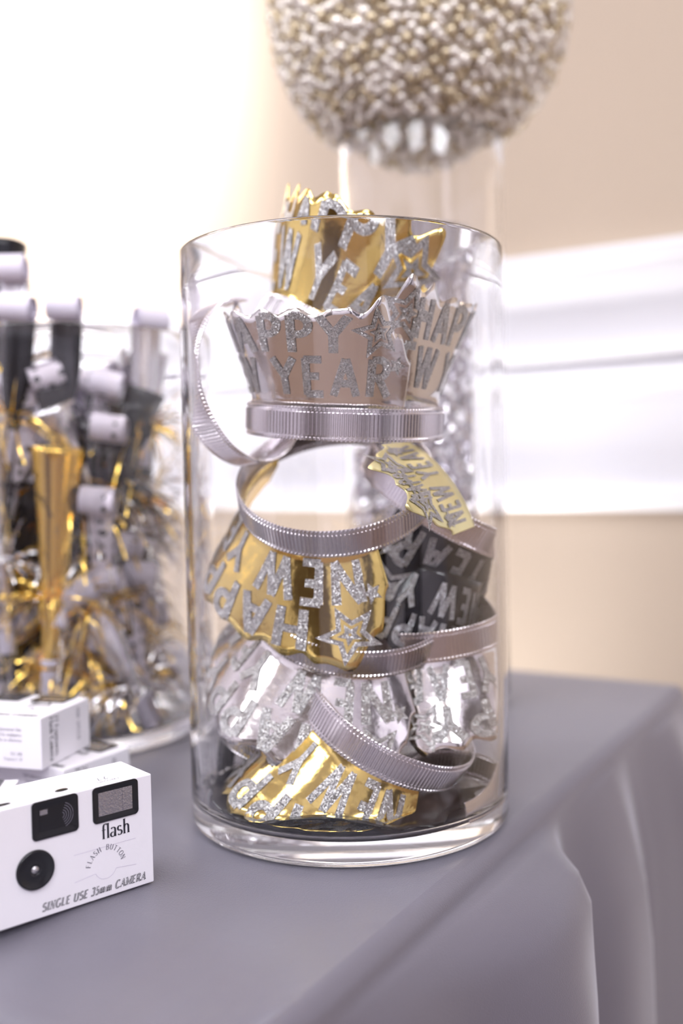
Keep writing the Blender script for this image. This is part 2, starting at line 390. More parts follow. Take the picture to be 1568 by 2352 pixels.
# moulded chair rail: cap, cove, bead, panel and lower lip run along the wall
tr = empty('trim_1', tf(0, WALL, zs[7]), kind='structure')
def run(name, prof, parent):
    vs = []; n = len(prof)
    for u in (UL, UR):
        for out, z in prof: vs.append(tf(u, WALL - out, z))
    fs = [tuple(range(n)), tuple(range(2 * n - 1, n - 1, -1))] + [(i, n + i, n + (i + 1) % n, (i + 1) % n) for i in range(n)]
    return build(name, vs, fs, 'trimw', parent, smooth=False)
run('cap_moulding', [(0, zs[0]), (.040, zs[0]), (.043, zs[0] - .006), (.043, zs[1] + .004), (.038, zs[1]), (0, zs[1])], tr)
cv = [(0, zs[1])] + [(.010 + .026 * (1 - math.sin(a * PI / 16)), zs[1] - (zs[1] - zs[2]) * (a / 8)) for a in range(9)] + [(0, zs[2])]
run('cove_moulding', cv, tr)
run('bead_moulding', [(0, zs[2])] + [(.016 + .014 * math.sin(PI * a / 6), zs[2] - (zs[2] - zs[3]) * a / 6) for a in range(7)] + [(0, zs[3])], tr)
run('step_moulding', [(0, zs[3]), (.012, zs[3]), (.012, zs[3] - .006), (.024, zs[4] + .004), (.024, zs[4]), (.015, zs[5]), (0, zs[5])], tr)
run('rail_panel', [(0, zs[5]), (.012, zs[5]), (.012, zs[6]), (0, zs[6])], tr)
run('lip_moulding', [(0, zs[6]), (.022, zs[6]), (.026, (zs[6] + zs[7]) / 2), (.016, zs[7]), (0, zs[7])], tr)
# light panels added overhead, out of view, as soft fill
for u, v, p_, c_ in PANELS:
    e = empty('added_ceiling_light', tf(u, v, CEIL), label='white square ceiling light panel added out of view as fill', cat='ceiling light', group='added ceiling light panels')
    mb = MB()
    for a, b, c, d in ((-.54, .54, -.54, -.5), (-.54, .54, .5, .54), (-.54, -.5, -.5, .5), (.5, .54, -.5, .5)):
        mb.box(a, b, c, d, -.02, -.001, fn=lambda p: tf(u + p.x, v + p.y, CEIL + p.z))
    mb.build('frame', 'trimw', e, smooth=False)
    mb = MB(); mb.box(-.5, .5, -.5, .5, -.008, -.002, fn=lambda p: tf(u + p.x, v + p.y, CEIL + p.z)); mb.build('diffuser', 'diffuser', e, smooth=False)
# housing of the added wall-wash spot, out of view
sp = empty('added_wall_spotlight', so.location, label='white cylindrical ceiling spotlight added out of view to brighten the wall', cat='spotlight')
dirs = (SPOT_AT - so.location).normalized(); rotq = dirs.to_track_quat('Z', 'Y')
mb = MB(); mb.lathe([(.0, -.16), (.07, -.16), (.075, -.15), (.075, .03), (.071, .03), (.071, -.1), (0, -.1)], 32, fn=lambda v: so.location + rotq @ v); mb.build('housing', 'trimw', sp)
mb = MB(); mb.tube([so.location - dirs * .1, Vector((so.location.x, so.location.y, CEIL))], .012); mb.build('stem', 'trimw', sp)

# added uplight can, hidden on the floor between the table and the wall
ue = empty('added_floor_uplight', tf(-.45, WALL - .14, 0), label='black uplight can added unseen behind the table to brighten the wall', cat='uplight')
uq = UPD.to_track_quat('Z', 'Y')
mb = MB(); mb.lathe([(0, -.12), (.055, -.12), (.06, -.11), (.06, .02), (.056, .02), (.056, -.03), (0, -.03)], 28, fn=lambda v: uo.location + uq @ v); mb.build('can', 'plastic', ue)
mb = MB(); mb.box(-.07, .07, -.05, .05, 0, .012, fn=lambda p: tf(-.45 + p.x, WALL - .14 + p.y, p.z)); mb.build('foot', 'plastic', ue, smooth=False)
for sx in (-1, 1):
    mb = MB(); mb.box(sx * .064 - .003, sx * .064 + .003, -.012, .012, .01, .15, fn=lambda p: tf(-.45 + p.x, WALL - .14 + p.y, p.z)); mb.build('bracket', 'plastic', ue, smooth=False)

# ------------------------------------------------------------------ table and cloth
tb = empty('banquet_table', tf(RIGHT - .9, FAR - .38, 0), label='rectangular banquet table standing under the grey satin cloth', cat='table')
mb = MB(); mb.box(RIGHT - 1.82, RIGHT - .006, FAR - .76, FAR - .006, TOP - .035, TOP - .012, fn=lambda p: tf(p.x, p.y, p.z)); mb.build('tabletop', mat('table_wood', (.25, .16, .1), .5), tb, smooth=False)
for u in (RIGHT - 1.7, RIGHT - .12):
    for v in (FAR - .66, FAR - .1):
        mb = MB(); mb.tube([tf(u, v, 0), tf(u, v, TOP - .035)], .016, 10); mb.build('leg', 'plastic', tb)

RC = .011
def foldf(b, d):
    """outward swing of the hanging cloth; b = distance from the far corner toward the viewer, d = drop"""
    def saw(b, b0, near, far_, amp, d0):
        x = b - b0
        s = max(0., 1 - x / near) if x > 0 else max(0., 1 + x / far_)
        s = s * s * (3 - 2 * s)
        return amp * s * min(1, d / d0) ** .7 if d > 0 else 0
    o = saw(b, .445, .26, .07, .040, .028) * (1 + .35 * min(1, d / .5))
    o += saw(b, .27, .10, .06, .030, .10) * (1 + d)
    o += saw(b, .10, .10, .08, .035, .10) * (1 + d)
    o += saw(b, -.1, .12, .1, .03, .1)
    for k in range(1, 11): o += saw(b, -.1 - .17 * k, .1, .08, .028 + .008 * math.sin(k * 2.3), .1)
    o += .010 * min(1, d / .1) * (1 + math.sin(b * 41))
    return o
def bump_top(u, v):
    """very soft undulation of the cloth on the table"""
    a = Vector((u * 5, v * 5, .3))
    h = -.0007 + .0007 * noise.noise(a)
    h -= .0045 * smooth_(( -.185 - v - .10 * (u + .3) * 0) / .05)
    h -= .0016 * math.exp(-((u - RIGHT + .05 + .25 * (v + .30)) / .012) ** 2) * smooth_((-.12 - v) / .1)
    return h
def smooth_(x): x = min(1, max(0, x)); return x * x * (3 - 2 * x)
mb = MB()
U0, U1, V0, V1 = RIGHT - 1.83 + RC, RIGHT - RC, FAR - .77 + RC, FAR - RC
NU, NV = 150, 70
mb.grid(NU, NV, lambda a, b: tf(U0 + (U1 - U0) * a, V0 + (V1 - V0) * b, TOP + (bump_top(U0 + (U1 - U0) * a, V0 + (V1 - V0) * b) if 0 < a < 1 and 0 < b < 1 else -.0005)))
# border path around the inset rectangle, with fans at the corners; rounded lip then hanging cloth
path = []
def addrun(p0, p1, n0, n, last):
    for i in range(n + (1 if last else 0)):
        path.append((p0[0] + (p1[0] - p0[0]) * i / n, p0[1] + (p1[1] - p0[1]) * i / n, n0))
def fan(p, a0, a1, n=8):
    for i in range(n + 1):
        a = R(a0 + (a1 - a0) * i / n); path.append((p[0], p[1], (math.cos(a), math.sin(a))))
addrun((U1, V0), (U1, V1), (1, 0), 160, False); fan((U1, V1), 0, 90)
addrun((U1, V1), (U0, V1), (0, 1), 150, False); fan((U0, V1), 90, 180)
addrun((U0, V1), (U0, V0), (-1, 0), 70, False); fan((U0, V0), 180, 270)
addrun((U0, V0), (U1, V0), (0, -1), 150, False); fan((U1, V0), 270, 360)
drops = [0, .004, .008, .014, .022, .035, .055, .085, .13, .19, .26, .34, .42, .5, .58, .66, .715]
s_acc = 0.; rows = []
prev = None
for (u, v, n) in path:
    if prev: s_acc += math.hypot(u - prev[0], v - prev[1]) + .012 * (abs(n[0] - prev[2][0]) + abs(n[1] - prev[2][1]))
    prev = (u, v, n)
    b = (V1 - V0) - s_acc              # distance from the far right corner
    r_ = []
    for q in range(7):
        a = R(15 * q); r_.append(tf(u + n[0] * RC * math.sin(a), v + n[1] * RC * math.sin(a), TOP - .0005 - RC * (1 - math.cos(a))))
    for d in drops[1:]:
        o_ = foldf(b, d)
        r_.append(tf(u + n[0] * (RC + o_), v + n[1] * (RC + o_), TOP - RC - d + .35 * o_ * math.exp(-d / .05)))
    rows.append(r_)
k = len(rows[0]); vs = [p for r_ in rows for p in r_]; nr = len(rows)
fs = [(i * k + j, i * k + j + 1, ((i + 1) % nr) * k + j + 1, ((i + 1) % nr) * k + j) for i in range(nr) for j in range(k - 1)]
mb.add(vs, fs)
cloth = mb.build('tablecloth', 'cloth')
bm = bmesh.new(); bm.from_mesh(cloth.data); bmesh.ops.remove_doubles(bm, verts=bm.verts, dist=.0002)
bmesh.ops.recalc_face_normals(bm, faces=bm.faces); bm.to_mesh(cloth.data); bm.free(); cloth.data.shade_smooth()
tag(cloth, 'smooth grey satin tablecloth hanging in folds off the table edge', 'tablecloth')

# ------------------------------------------------------------------ glass cylinders
def glass_jar(name, c, rad, h, wall, base, label, seg=144):
    prof = [(0, .0006), (rad - .012, .0006), (rad - .006, .0)]
    for a in range(0, 91, 15): prof.append((rad - .005 + .005 * math.sin(R(a)), .005 - .005 * math.cos(R(a))))
    n_ = 10
    for i in range(1, n_): prof.append((rad, .005 + (h - .007) * i / n_))
    for a in range(0, 181, 30): prof.append((rad - wall / 2 + wall / 2 * math.cos(R(a)), h - wall / 2 + wall / 2 * math.sin(R(a))))
    ri = rad - wall
    for i in range(1, n_): prof.append((ri, h - wall / 2 - (h - wall / 2 - base - .008) * i / n_))
    for a in range(0, 91, 18): prof.append((ri - .008 + .008 * math.cos(R(a)), base + .008 - .008 * math.sin(R(a))))
    prof.append((0, base - .0006))
    vs = []; fs = []; k = len(prof)
    vs = [Vector((0, 0, prof[0][1])), Vector((0, 0, prof[-1][1]))]
    inner = prof[1:-1]; k = len(inner)
    for i in range(seg):
        a = 2 * PI * i / seg
        for r_, z_ in inner: vs.append(Vector((r_ * math.cos(a), r_ * math.sin(a), z_)))
    for i in range(seg):
        j2 = (i + 1) % seg
        fs.append((0, 2 + j2 * k, 2 + i * k)); fs.append((1, 2 + i * k + k - 1, 2 + j2 * k + k - 1))
        for j in range(k - 1): fs.append((2 + i * k + j, 2 + j2 * k + j, 2 + j2 * k + j + 1, 2 + i * k + j + 1))
    o = build(name, vs, fs, 'glass', None)
    o.location = c
    tag(o, label, 'vase')
    return o
JR, JH, JI, JB = .1016, .355, .0972, .013
glass_jar('glass_cylinder', (0, 0, TOP), JR, JH, JR - JI, JB, 'clear glass cylinder filled with gold, silver and black new year tiaras')
LV = Vector((-.232, .215, TOP))
glass_jar('glass_cylinder', LV, .1016, .335, .0042, .012, 'clear glass cylinder crammed with party horns and blowers behind the white cameras', 96)
BV = dep(978, 1083, .95); BV.z = TOP
BH = .305 + CH
glass_jar('glass_cylinder', BV, .0762, BH, .0055, .012, 'tall narrow clear glass cylinder carrying the beaded ball', 96)

# ------------------------------------------------------------------ tiaras
def clampjar(p, c=Vector((0, 0, 0)), rad=JI - .0012, zmin=TOP + JB + .001):
    d = Vector((p.x - c.x, p.y - c.y, 0))
    if d.length > rad:
        d = d.normalized() * (rad - .0025 * (1 - math.exp(-(d.length - rad) / .01))); p = Vector((c.x + d.x, c.y + d.y, p.z))
    if p.z < zmin: p = Vector((p.x, p.y, zmin + .0006 * math.exp(-(zmin - p.z) / .01)))
    return p
def smooth01(x): x = min(1, max(0, x)); return x * x * (3 - 2 * x)

class Tiara:
    def __init__(s, c, zdir, xdir, rr=.058, ry=None, flare=20, fl1=0, span=95, h=.062, seed=0, lift=0.):
        s.c = Vector(c); s.z = Vector(zdir).normalized(); x = Vector(xdir); s.x = (x - s.z * x.dot(s.z)).normalized(); s.y = s.z.cross(s.x)
        s.rr = rr; s.ry = ry or rr; s.flare = R(flare); s.fl1 = R(fl1); s.span = R(span); s.h = h; s.seed = seed; s.lift = lift; s.k = min(1.25, .0585 / rr)
    def ringp(s, a, z, off=0.):
        return clampjar(s.c + s.x * ((s.rr + off) * math.cos(a)) + s.y * ((s.ry + off) * math.sin(a)) + s.z * z, zmin=TOP + JB + .001 + s.lift)
    def cardp(s, a, t, off=0.):
        fl = s.flare + s.fl1 * math.sin(a * 1.7 + s.seed) + R(3.5) * math.sin(a * 5 + s.seed * 2.1) * t / s.h
        # the card curls a little toward its edge
        t0 = .005; t1 = max(0., t - t0)
        rad = t1 * math.sin(fl) + .0010 + off * math.cos(fl); z = min(t, t0) + t1 * math.cos(fl) - off * math.sin(fl) + .005
        rad += .0005 * math.sin(a * 15 + s.seed * 3) * (t / s.h) ** 1.2 + .0007 * math.sin(a * 7.3 + s.seed) * t / s.h
        return s.ringp(a, z, rad)
    def height(s, a):
        e = s.span - abs(a); k = s.k
        h = s.h * (.46 + .50 * smooth01(e / (.34 * k)))
        h += s.h * .035 * math.sin(abs(a) * 19 + s.seed)
        for cst, am, wd in ((s.span - .36 * k, .13, .08 * k), (s.span - .13 * k, .11, .05 * k), (s.span - .60 * k, .07, .06 * k)):
            h += s.h * am * math.exp(-((abs(a) - cst) / wd) ** 2)
        return h
    def card(s, parent, material, glit='glit', mirror=False):
        mb = MB(); n = 150; nt = 12
        mb.grid(n, nt, lambda u, v: s.cardp(-s.span + 2 * s.span * u, s.height(-s.span + 2 * s.span * u) * v))
        o = mb.build('foil_card', material, parent); solid(o, .0005, -1)
        Rm = s.rr + s.h * .5 * math.sin(max(0, s.flare))
        def fn(x, y): return s.cardp(x / Rm, y, .0005)
        L1 = .36 * s.h; L2 = .37 * s.h
        width = 2 * s.span * Rm
        q, wd = letters('HAPPY', .2, .2, 0, 1.0, 0, .10)
        sc1 = min(max(.35 * width, width - .060) / wd, 1.25 * L1)
        qq = [[((x + a - wd / 2) * sc1, .56 * s.h + b * L1) for a, b in p] for x, _, ps in q for p in ps]
        print_on('lettering', qq, fn, glit, o)
        q, wd = letters('NEW YEAR', .2, .2, 0, 1.0, 0, .12)
        sc2 = width * .86 / wd
        qq = [[((x + a - wd / 2) * sc2, .13 * s.h + b * L2) for a, b in p] for x, _, ps in q for p in ps]
        print_on('lettering', qq, fn, glit, o)
        for sg in (-1, 1):
            ac = sg * (s.span - .36 * s.k) * Rm
            st = star_quads(ac, .76 * s.h, .27 * s.h, rot=90 + 12 * sg) + star_quads(ac, .76 * s.h, .10 * s.h, rot=90 + 12 * sg, t=.5)
            print_on('star', st, fn, glit, o)
            print_on('small_star', star_quads(sg * (s.span - .15 * s.k) * Rm, .44 * s.h, .10 * s.h, rot=70, t=.6), fn, glit, o)
        return o
    def band(s, parent, a0=-150, a1=150, wd=.0195, shift=0.0, off=.0018):
        """ribbed headband, an open C"""
        a0, a1 = R(a0), R(a1); nrib = int((a1 - a0) * s.rr / .0023); n = nrib * 4
        rows = [(-.5, 'f'), (-.47, 'b'), (-.41, 'b'), (-.385, 'f'), (-.35, 'f'), (-.33, 'r'), (.33, 'r'), (.35, 'f'), (.385, 'f'), (.41, 'b'), (.47, 'b'), (.5, 'f')]
        mb = MB()
        for i in range(n + 1):
            a = a0 + (a1 - a0) * i / n
            for z, kd in rows:
                o = off + {'f': 0.0, 'r': .0010 * (0, 1, 1, 0)[i % 4], 'b': .0006 * (1, 1, 0, 0)[i % 4]}[kd]
                mb.v.append(s.ringp(a, z * wd + shift, o))
        k = len(rows)
        mb.f = [(i * k + j, (i + 1) * k + j, (i + 1) * k + j + 1, i * k + j + 1) for i in range(n) for j in range(k - 1)]
        o = mb.build('headband', 'band', parent, smooth=False); solid(o, .0007, -1); o['label'] = 'ribbed silver headband strip'
        return o

def tiara(px, py, d, zdir, xdir, material, label, glit='glit', band=(-150, 150), bshift=0., boff=.0032, **kw):
    c = dep(px, py, d)
    t = Tiara(c, zdir, xdir, **kw)
    e = empty('party_tiara', c, label=label, cat='tiara', group='new year tiaras in the glass cylinder')
    t.card(e, material, glit)
    if band: t.band(e, band[0], band[1], shift=bshift, off=boff)
    return e, t

tiara(728, 792, .655, (.52, .10, .85), (-.50, -.86, 0), 'gold', 'gold foil tiara standing upright and poking out above the glass rim', rr=.041, flare=22, span=84, h=.073, seed=1, band=(-130, 130))
tiara(792, 950, .632, (.05, -.10, 1), (-.67, -.74, 0), 'silver', 'upright silver foil tiara with its ribbed headband, just below the topmost gold one', rr=.0585, flare=14, fl1=4, span=78, h=.058, seed=2, band=(-130, 175), bshift=-.004)
tiara(812, 935, .640, (.12, -.02, 1), (.88, -.47, 0), 'silver', 'silver foil tiara curving round beside the upright silver one, without a headband', rr=.053, flare=13, span=62, h=.066, seed=12, band=None)
tiara(772, 1112, .628, (.07, .55, -.83), (-.80, -.60, 0), 'gold', 'gold foil tiara hanging upside down under a level headband, in the middle', rr=.0585, flare=34, span=80, h=.068, seed=3, band=(-178, 178))
_x = Vector((.67, -.38, .62)).normalized()
_c = dep(1058, 1088, .628) - _x * .080
tiara(784 + FPX * (_c - CAM).dot(CX) / (_c - CAM).dot(FW), 1176 - FPX * (_c - CAM).dot(CY) / (_c - CAM).dot(FW), (_c - CAM).dot(FW), (-.58, -.78, -.12), _x, 'palegold', 'pale yellow-gold foil tiara tilted under the silver headband', rr=.080, flare=4, span=25, h=.066, seed=4, band=None)
tiara(1020, 1140, .668, (-.50, .24, -.83), (.74, -.67, 0), 'blackfoil', 'black foil tiara hanging from a slanting headband beside the middle gold one', glit='glitd', rr=.056, flare=6, span=76, h=.066, seed=5, band=(-165, 165))
tiara(1005, 1285, .650, (-.34, -.05, -.94), (-.25, -1, 0), 'blackfoil', 'black foil tiara with scalloped edge half hidden behind the middle gold one', glit='glitd', rr=.032, flare=8, span=95, h=.056, seed=6, band=None)
tiara(810, 1392, .645, (-.10, .42, -.90), (-.66, -.75, 0), 'silver', 'silver foil tiara hanging upside down below the middle gold one', rr=.060, flare=40, span=76, h=.066, seed=7, band=(-178, 178))
tiara(985, 1425, .66, (.10, .15, -.98), (.60, -.80, 0), 'silver', 'silver foil tiara spreading against the glass beside the lower silver one', rr=.050, flare=28, span=72, h=.058, seed=8, band=(-150, 150))
tiara(888, 1655, .622, (-.46, .20, -.86), (-.62, -.78, 0), 'gold', 'creased gold foil tiara reaching the bottom of the glass cylinder', rr=.053, flare=24, fl1=8, span=66, h=.074, seed=9, lift=.006, band=(-170, 170))
tiara(690, 1600, .655, (.05, .42, -.9), (-.7, .7, 0), 'blackfoil', 'black foil tiara with a plain silver headband low against the glass', glit='glitd', rr=.054, flare=14, span=70, h=.058, seed=10, band=(-178, 178))
tiara(790, 1850, .637, (.02, .03, 1), (-.2, -1, 0), 'blackfoil', 'black foil tiara lying flat on the bottom of the glass cylinder', glit='glitd', rr=.014, flare=86, span=172, h=.082, seed=11, band=None)

def loose_band(px, py, d, zdir, xdir, label, rr, a0, a1, ry=None):
    c = dep(px, py, d); t = Tiara(c, zdir, xdir, rr=rr, ry=ry)
    e = empty('tiara_headband', c, label=label, cat='headband', group='loose headbands in the glass cylinder')
    t.band(e, a0, a1)
loose_band(560, 880, .635, (.80, -.50, .12), (-.2, -.5, -.8), 'loose silver headband strip curving down the inside of the glass', .050, -150, 95)
loose_band(1050, 1815, .60, (.1, -.25, .95), (.7, .7, 0), 'short silver headband strip curled on the bottom of the glass', .030, -120, 120)

# ------------------------------------------------------------------ single use cameras
CW, CHH, CDP = .115, .0585, .033
def camera_box(px_loc, xdir, ydir, label, full=True, side_text=True):
    """box local frame: x along the width, y up the front face, z out of the front. origin = bottom right front corner"""
    X = Vector(xdir).normalized(); Y = Vector(ydir).normalized(); Y = (Y - X * X.dot(Y)).normalized(); N = X.cross(Y)
    O = Vector(px_loc)
    P = lambda x, y, z=0.0: O + X * x + Y * y + N * z
    corners = [P(x, y, z) for x in (-CW, 0) for y in (0, CHH) for z in (-CDP, 0)]
    zmin = min(c.z for c in corners); cen = sum(corners, Vector()) / 8
    e = empty('disposable_camera', Vector((cen.x, cen.y, zmin)), label=label, cat='camera', group='white single use cameras')
    # body: card sleeve with openings on the front cut as recessed windows
    holes = [(-.0485, -.0245 - .0125 + .0001, .035, .0525)]
    bm = bmesh.new()
    vs = [bm.verts.new(P(x, y, z) - e.location) for z in (-CDP, 0) for y in (0, CHH) for x in (-CW, 0)]
    for f in ((0, 2, 3, 1), (4, 5, 7, 6), (0, 1, 5, 4), (2, 6, 7, 3), (0, 4, 6, 2), (1, 3, 7, 5)): bm.faces.new([vs[i] for i in f])
    bmesh.ops.recalc_face_normals(bm, faces=bm.faces)
    me = bpy.data.meshes.new('card_sleeve'); bm.to_mesh(me); bm.free(); me.materials.append(M['card'])
    o = bpy.data.objects.new('card_sleeve', me); col.objects.link(o); o.parent = e; bevel(o, .0006, 2)
    FR = lambda x, y, z=.0: P(x, y, z)
    def rrect(x0, x1, y0, y1, r_, n=5):
        pts = []
        for cx, cyy, a0 in ((x1 - r_, y1 - r_, 0), (x0 + r_, y1 - r_, 90), (x0 + r_, y0 + r_, 180), (x1 - r_, y0 + r_, 270)):
            for i in range(n + 1): a = R(a0 + 90 * i / n); pts.append((cx + r_ * math.cos(a), cyy + r_ * math.sin(a)))
        return pts
    def frame(name, x0, x1, y0, y1, inset, parent):
        """thin dark surround with a sunken funnel"""
        mb = MB(); A = rrect(x0, x1, y0, y1, .0022); B = rrect(x0 + inset * .25, x1 - inset * .25, y0 + inset * .25, y1 - inset * .25, .0018); C = rrect(x0 + inset, x1 - inset, y0 + inset, y1 - inset, .0006)
        n = len(A)
        v = [FR(*p, .00005) for p in A] + [FR(*p, .0007) for p in A] + [FR(*p, .0007) for p in B] + [FR(*p, .00018) for p in C]
        f = [(r * n + i, r * n + (i + 1) % n, (r + 1) * n + (i + 1) % n, (r + 1) * n + i) for r in range(3) for i in range(n)]
        mb.add(v, f); return mb.build(name, 'plastic', parent, smooth=False)
    if full:
        vf = frame('viewfinder_window', -.0670, -.0425, .0390, .0582, .0040, e)
        mb = MB(); mb.box(-.0633, -.0460, .0427, .0547, .0001, .0003, fn=lambda p: FR(*p)); mb.build('pane', 'plastic', vf, smooth=False)
        mb = MB(); mb.box(-.0628, -.0588, .0512, .0536, .0003, .0005, fn=lambda p: FR(*p)); mb.build('eyepiece', 'reflector', vf, smooth=False)
        mb = MB()
        for k in range(5):
            rr = .0015 + .0012 * k
            for q in ribbon(arc(-.0515, .0487, rr, rr, -70, 70, 8), lambda t: .0003, step=.01): mb.add([FR(a, b, .0004) for a, b in q], [(0, 1, 2, 3)])
        mb.build('lens_ridges', 'inkgrey', vf, smooth=False)
        fl = frame('flash_window', -.0345, -.0085, .0395, .0582, .0034, e)
        mb = MB(); mb.box(-.0312, -.0118, .0428, .0550, .0001, .0003, fn=lambda p: FR(*p)); mb.build('reflector', 'reflector', fl, smooth=False)
        mb = MB(); mb.box(-.0175, -.0125, .0432, .0546, .0003, .0006, fn=lambda p: FR(*p)); mb.build('flash_tube', 'reflector', fl, smooth=False)
        # lens: dished black disc with a rim and a glass dot
        lx, ly = -.0660, .0250
        ln_ = MB(); ln_.lathe([(.0003, .0008), (.0022, .0006), (.0026, .0012), (.0034, .0012), (.0075, .0005), (.0088, .0016), (.0096, .0016), (.0098, .0002)], 40, fn=lambda v: FR(lx + v.x, ly + v.y, v.z)); lo = ln_.build('lens', 'plastic', e)
        ln_ = MB(); ln_.lathe([(0, .0016), (.0012, .0013), (.0021, .0006)], 20, fn=lambda v: FR(lx + v.x, ly + v.y, v.z)); ln_.build('lens_glass', 'reflector', lo)
    pr = lambda q, fn, mt, lab=None: print_on('lettering', q, fn, mt, e, lab)
    def at(x, y, z=.00022): return lambda a, b: FR(x + a, y + b, z)
    pr(text_quads('flash', .0074, .14, .04, .09, 1.02), at(-.0300, .0306), 'ink')
    # flash button arc
    for k, ch in enumerate('FLASH BUTTON'):
        a = R(165 - 150 * k / 11); rad = .0088
        cx, cyy = -.0280 + rad * math.cos(a), .0160 + rad * math.sin(a)
        if ch == ' ': continue
        t = a - PI / 2
        q = text_quads(ch, .0027, .14, .05, .1, 1, align='c')
        pr([[(x * math.cos(t) - y * math.sin(t), x * math.sin(t) + y * math.cos(t)) for x, y in qq] for qq in q], at(cx, cyy), 'inkgrey')
    em = []
    em += ribbon(arc(-.0280, .0160, .0062, .0062, 200, 340, 14), lambda t: .00018, step=.01)
    em += ribbon(ln(-.0455, .0125, -.0340, .0138), lambda t: .00018) + ribbon(ln(-.0220, .0138, -.0105, .0125), lambda t: .00018) + ribbon(ln(-.0455, .0265, -.0105, .0265), lambda t: .00018)
    pr(em, lambda a, b: FR(a, b, .0002), mat('crease', lin((205, 198, 215)), .5))
    s1 = text_quads('SINGLE USE 35mm CAMERA', .0040, .24, .13, .14, .92, .24, .08, 'r'); s2 = text_quads('SINGLE USE 35mm CAMERA', .0040, .06, .03, 0, .92, .24, .08, 'r')
    pr(s1, at(-.0055, .0030), 'ink'); pr(s2, at(-.0056, .0031, .00035), 'card')
    # top face: shutter button, winder and counter openings, and faint print
    TP = lambda x, z, h=.0002: P(x, CHH + h, -z)
    for (x, z, a, b) in ((-.0475, .0075, .0036, .0018), (-.0795, .0065, .0052, .0015), (-.104, .006, .004, .0015)):
        mb = MB(); n = 24
        mb.add([TP(x + a * math.cos(2 * PI * i / n), z + b * math.sin(2 * PI * i / n), .0002) for i in range(n)] + [TP(x + a * .8 * math.cos(2 * PI * i / n), z + b * .7 * math.sin(2 * PI * i / n), .0006) for i in range(n)],
               [tuple(range(n, 2 * n))] + [(i, (i + 1) % n, n + (i + 1) % n, n + i) for i in range(n)])
        mb.build('top_button', 'plastic', e, smooth=False)
    tpf = lambda x, z: (lambda a, b: TP(x - a, z - b))
    pr(text_quads('27', .0042, .1, .04, .08, 1, 0, .3, 'c'), tpf(-.0235, .0125), 'inkgrey')
    pr(text_quads('EXPOSURES', .0021, .1, .04, .0, 1, 0, .1, 'c'), tpf(-.0235, .0066), 'inkgrey')
    # right end face: lettering runs along the box height
    EP = lambda y, z, h=.0002: P(h, y, -z)
    if side_text:
        pr(text_quads('27 Exposures', .0042, .13, .04, .08, 1, 0, .04, 'l'), lambda a, b: EP(.0155 + b, .0018 + a * .95), 'ink')
        pr(text_quads('Flash Camera', .0042, .16, .05, .1, 1, 0, .06, 'l'), lambda a, b: EP(.0095 + b, .0018 + a * .95), 'ink')
        pr(text_quads('400 SPEED', .0036, .13, .05, .1, 1, 0, .1, 'l'), lambda a, b: EP(.0420 + b, .0030 + a), 'inkgrey')
    # bottom face: small print
    BP = lambda x, z: P(x, -.0002, -z)
    for k, tx in enumerate(('fault replacement film', 'caused by negligence', 'used for or otherwise')):
        pr(text_quads(tx, .0021, .11, .04, .06, 1, 0, .04, 'r'), (lambda zz: (lambda a, b: BP(-.0140 + a, zz - b)))(.0090 + .0034 * k), 'inkgrey')
    for k, tx in enumerate(('ISO 400', 'Process C-41')):
        pr(text_quads(tx, .0021, .11, .04, .06, 1, 0, .04, 'r'), (lambda zz: (lambda a, b: BP(-.0140 + a, zz - b)))(.0245 + .0034 * k), 'inkgrey')
    return e
A0 = onz(354, 2026); A1 = onz(0, 2141)
camera_box(A0 + Vector((0, 0, .0003)), A0 - A1, (0, 0, 1), 'white single use camera standing upright on the grey cloth')
# upper box of the stack lies on its back: front face up, its long underside toward the viewer
zt = TOP + .0005
B0 = onz(97, 1770, zt + CDP + .0005)
B1 = onz(246, 1692, zt + CDP + .0005)
yd = (B1 - B0); yd.z = 0; yd.normalize()
xd = Vector((yd.y, -yd.x, 0))
camera_box(B0 + Vector((0, 0, CDP)), xd, yd, 'white single use camera lying on its back on top of the stack')
yd2 = Matrix.Rotation(R(-16), 3, 'Z') @ yd; xd2 = Vector((yd2.y, -yd2.x, 0))
L0 = B0 + yd * .005 + xd * .012; L0.z = zt + CDP
camera_box(L0, xd2, yd2, 'white single use camera lying under the other in the stack')
yd3 = Matrix.Rotation(R(22), 3, 'Z') @ yd; xd3 = Vector((yd3.y, -yd3.x, 0))
L1 = onz(44, 1790, zt + CDP) ; L1.z = zt + CDP
L1 = L1 - yd3 * CHH
camera_box(L1, xd3, yd3, 'white single use camera lying low between the stack and the upright one')

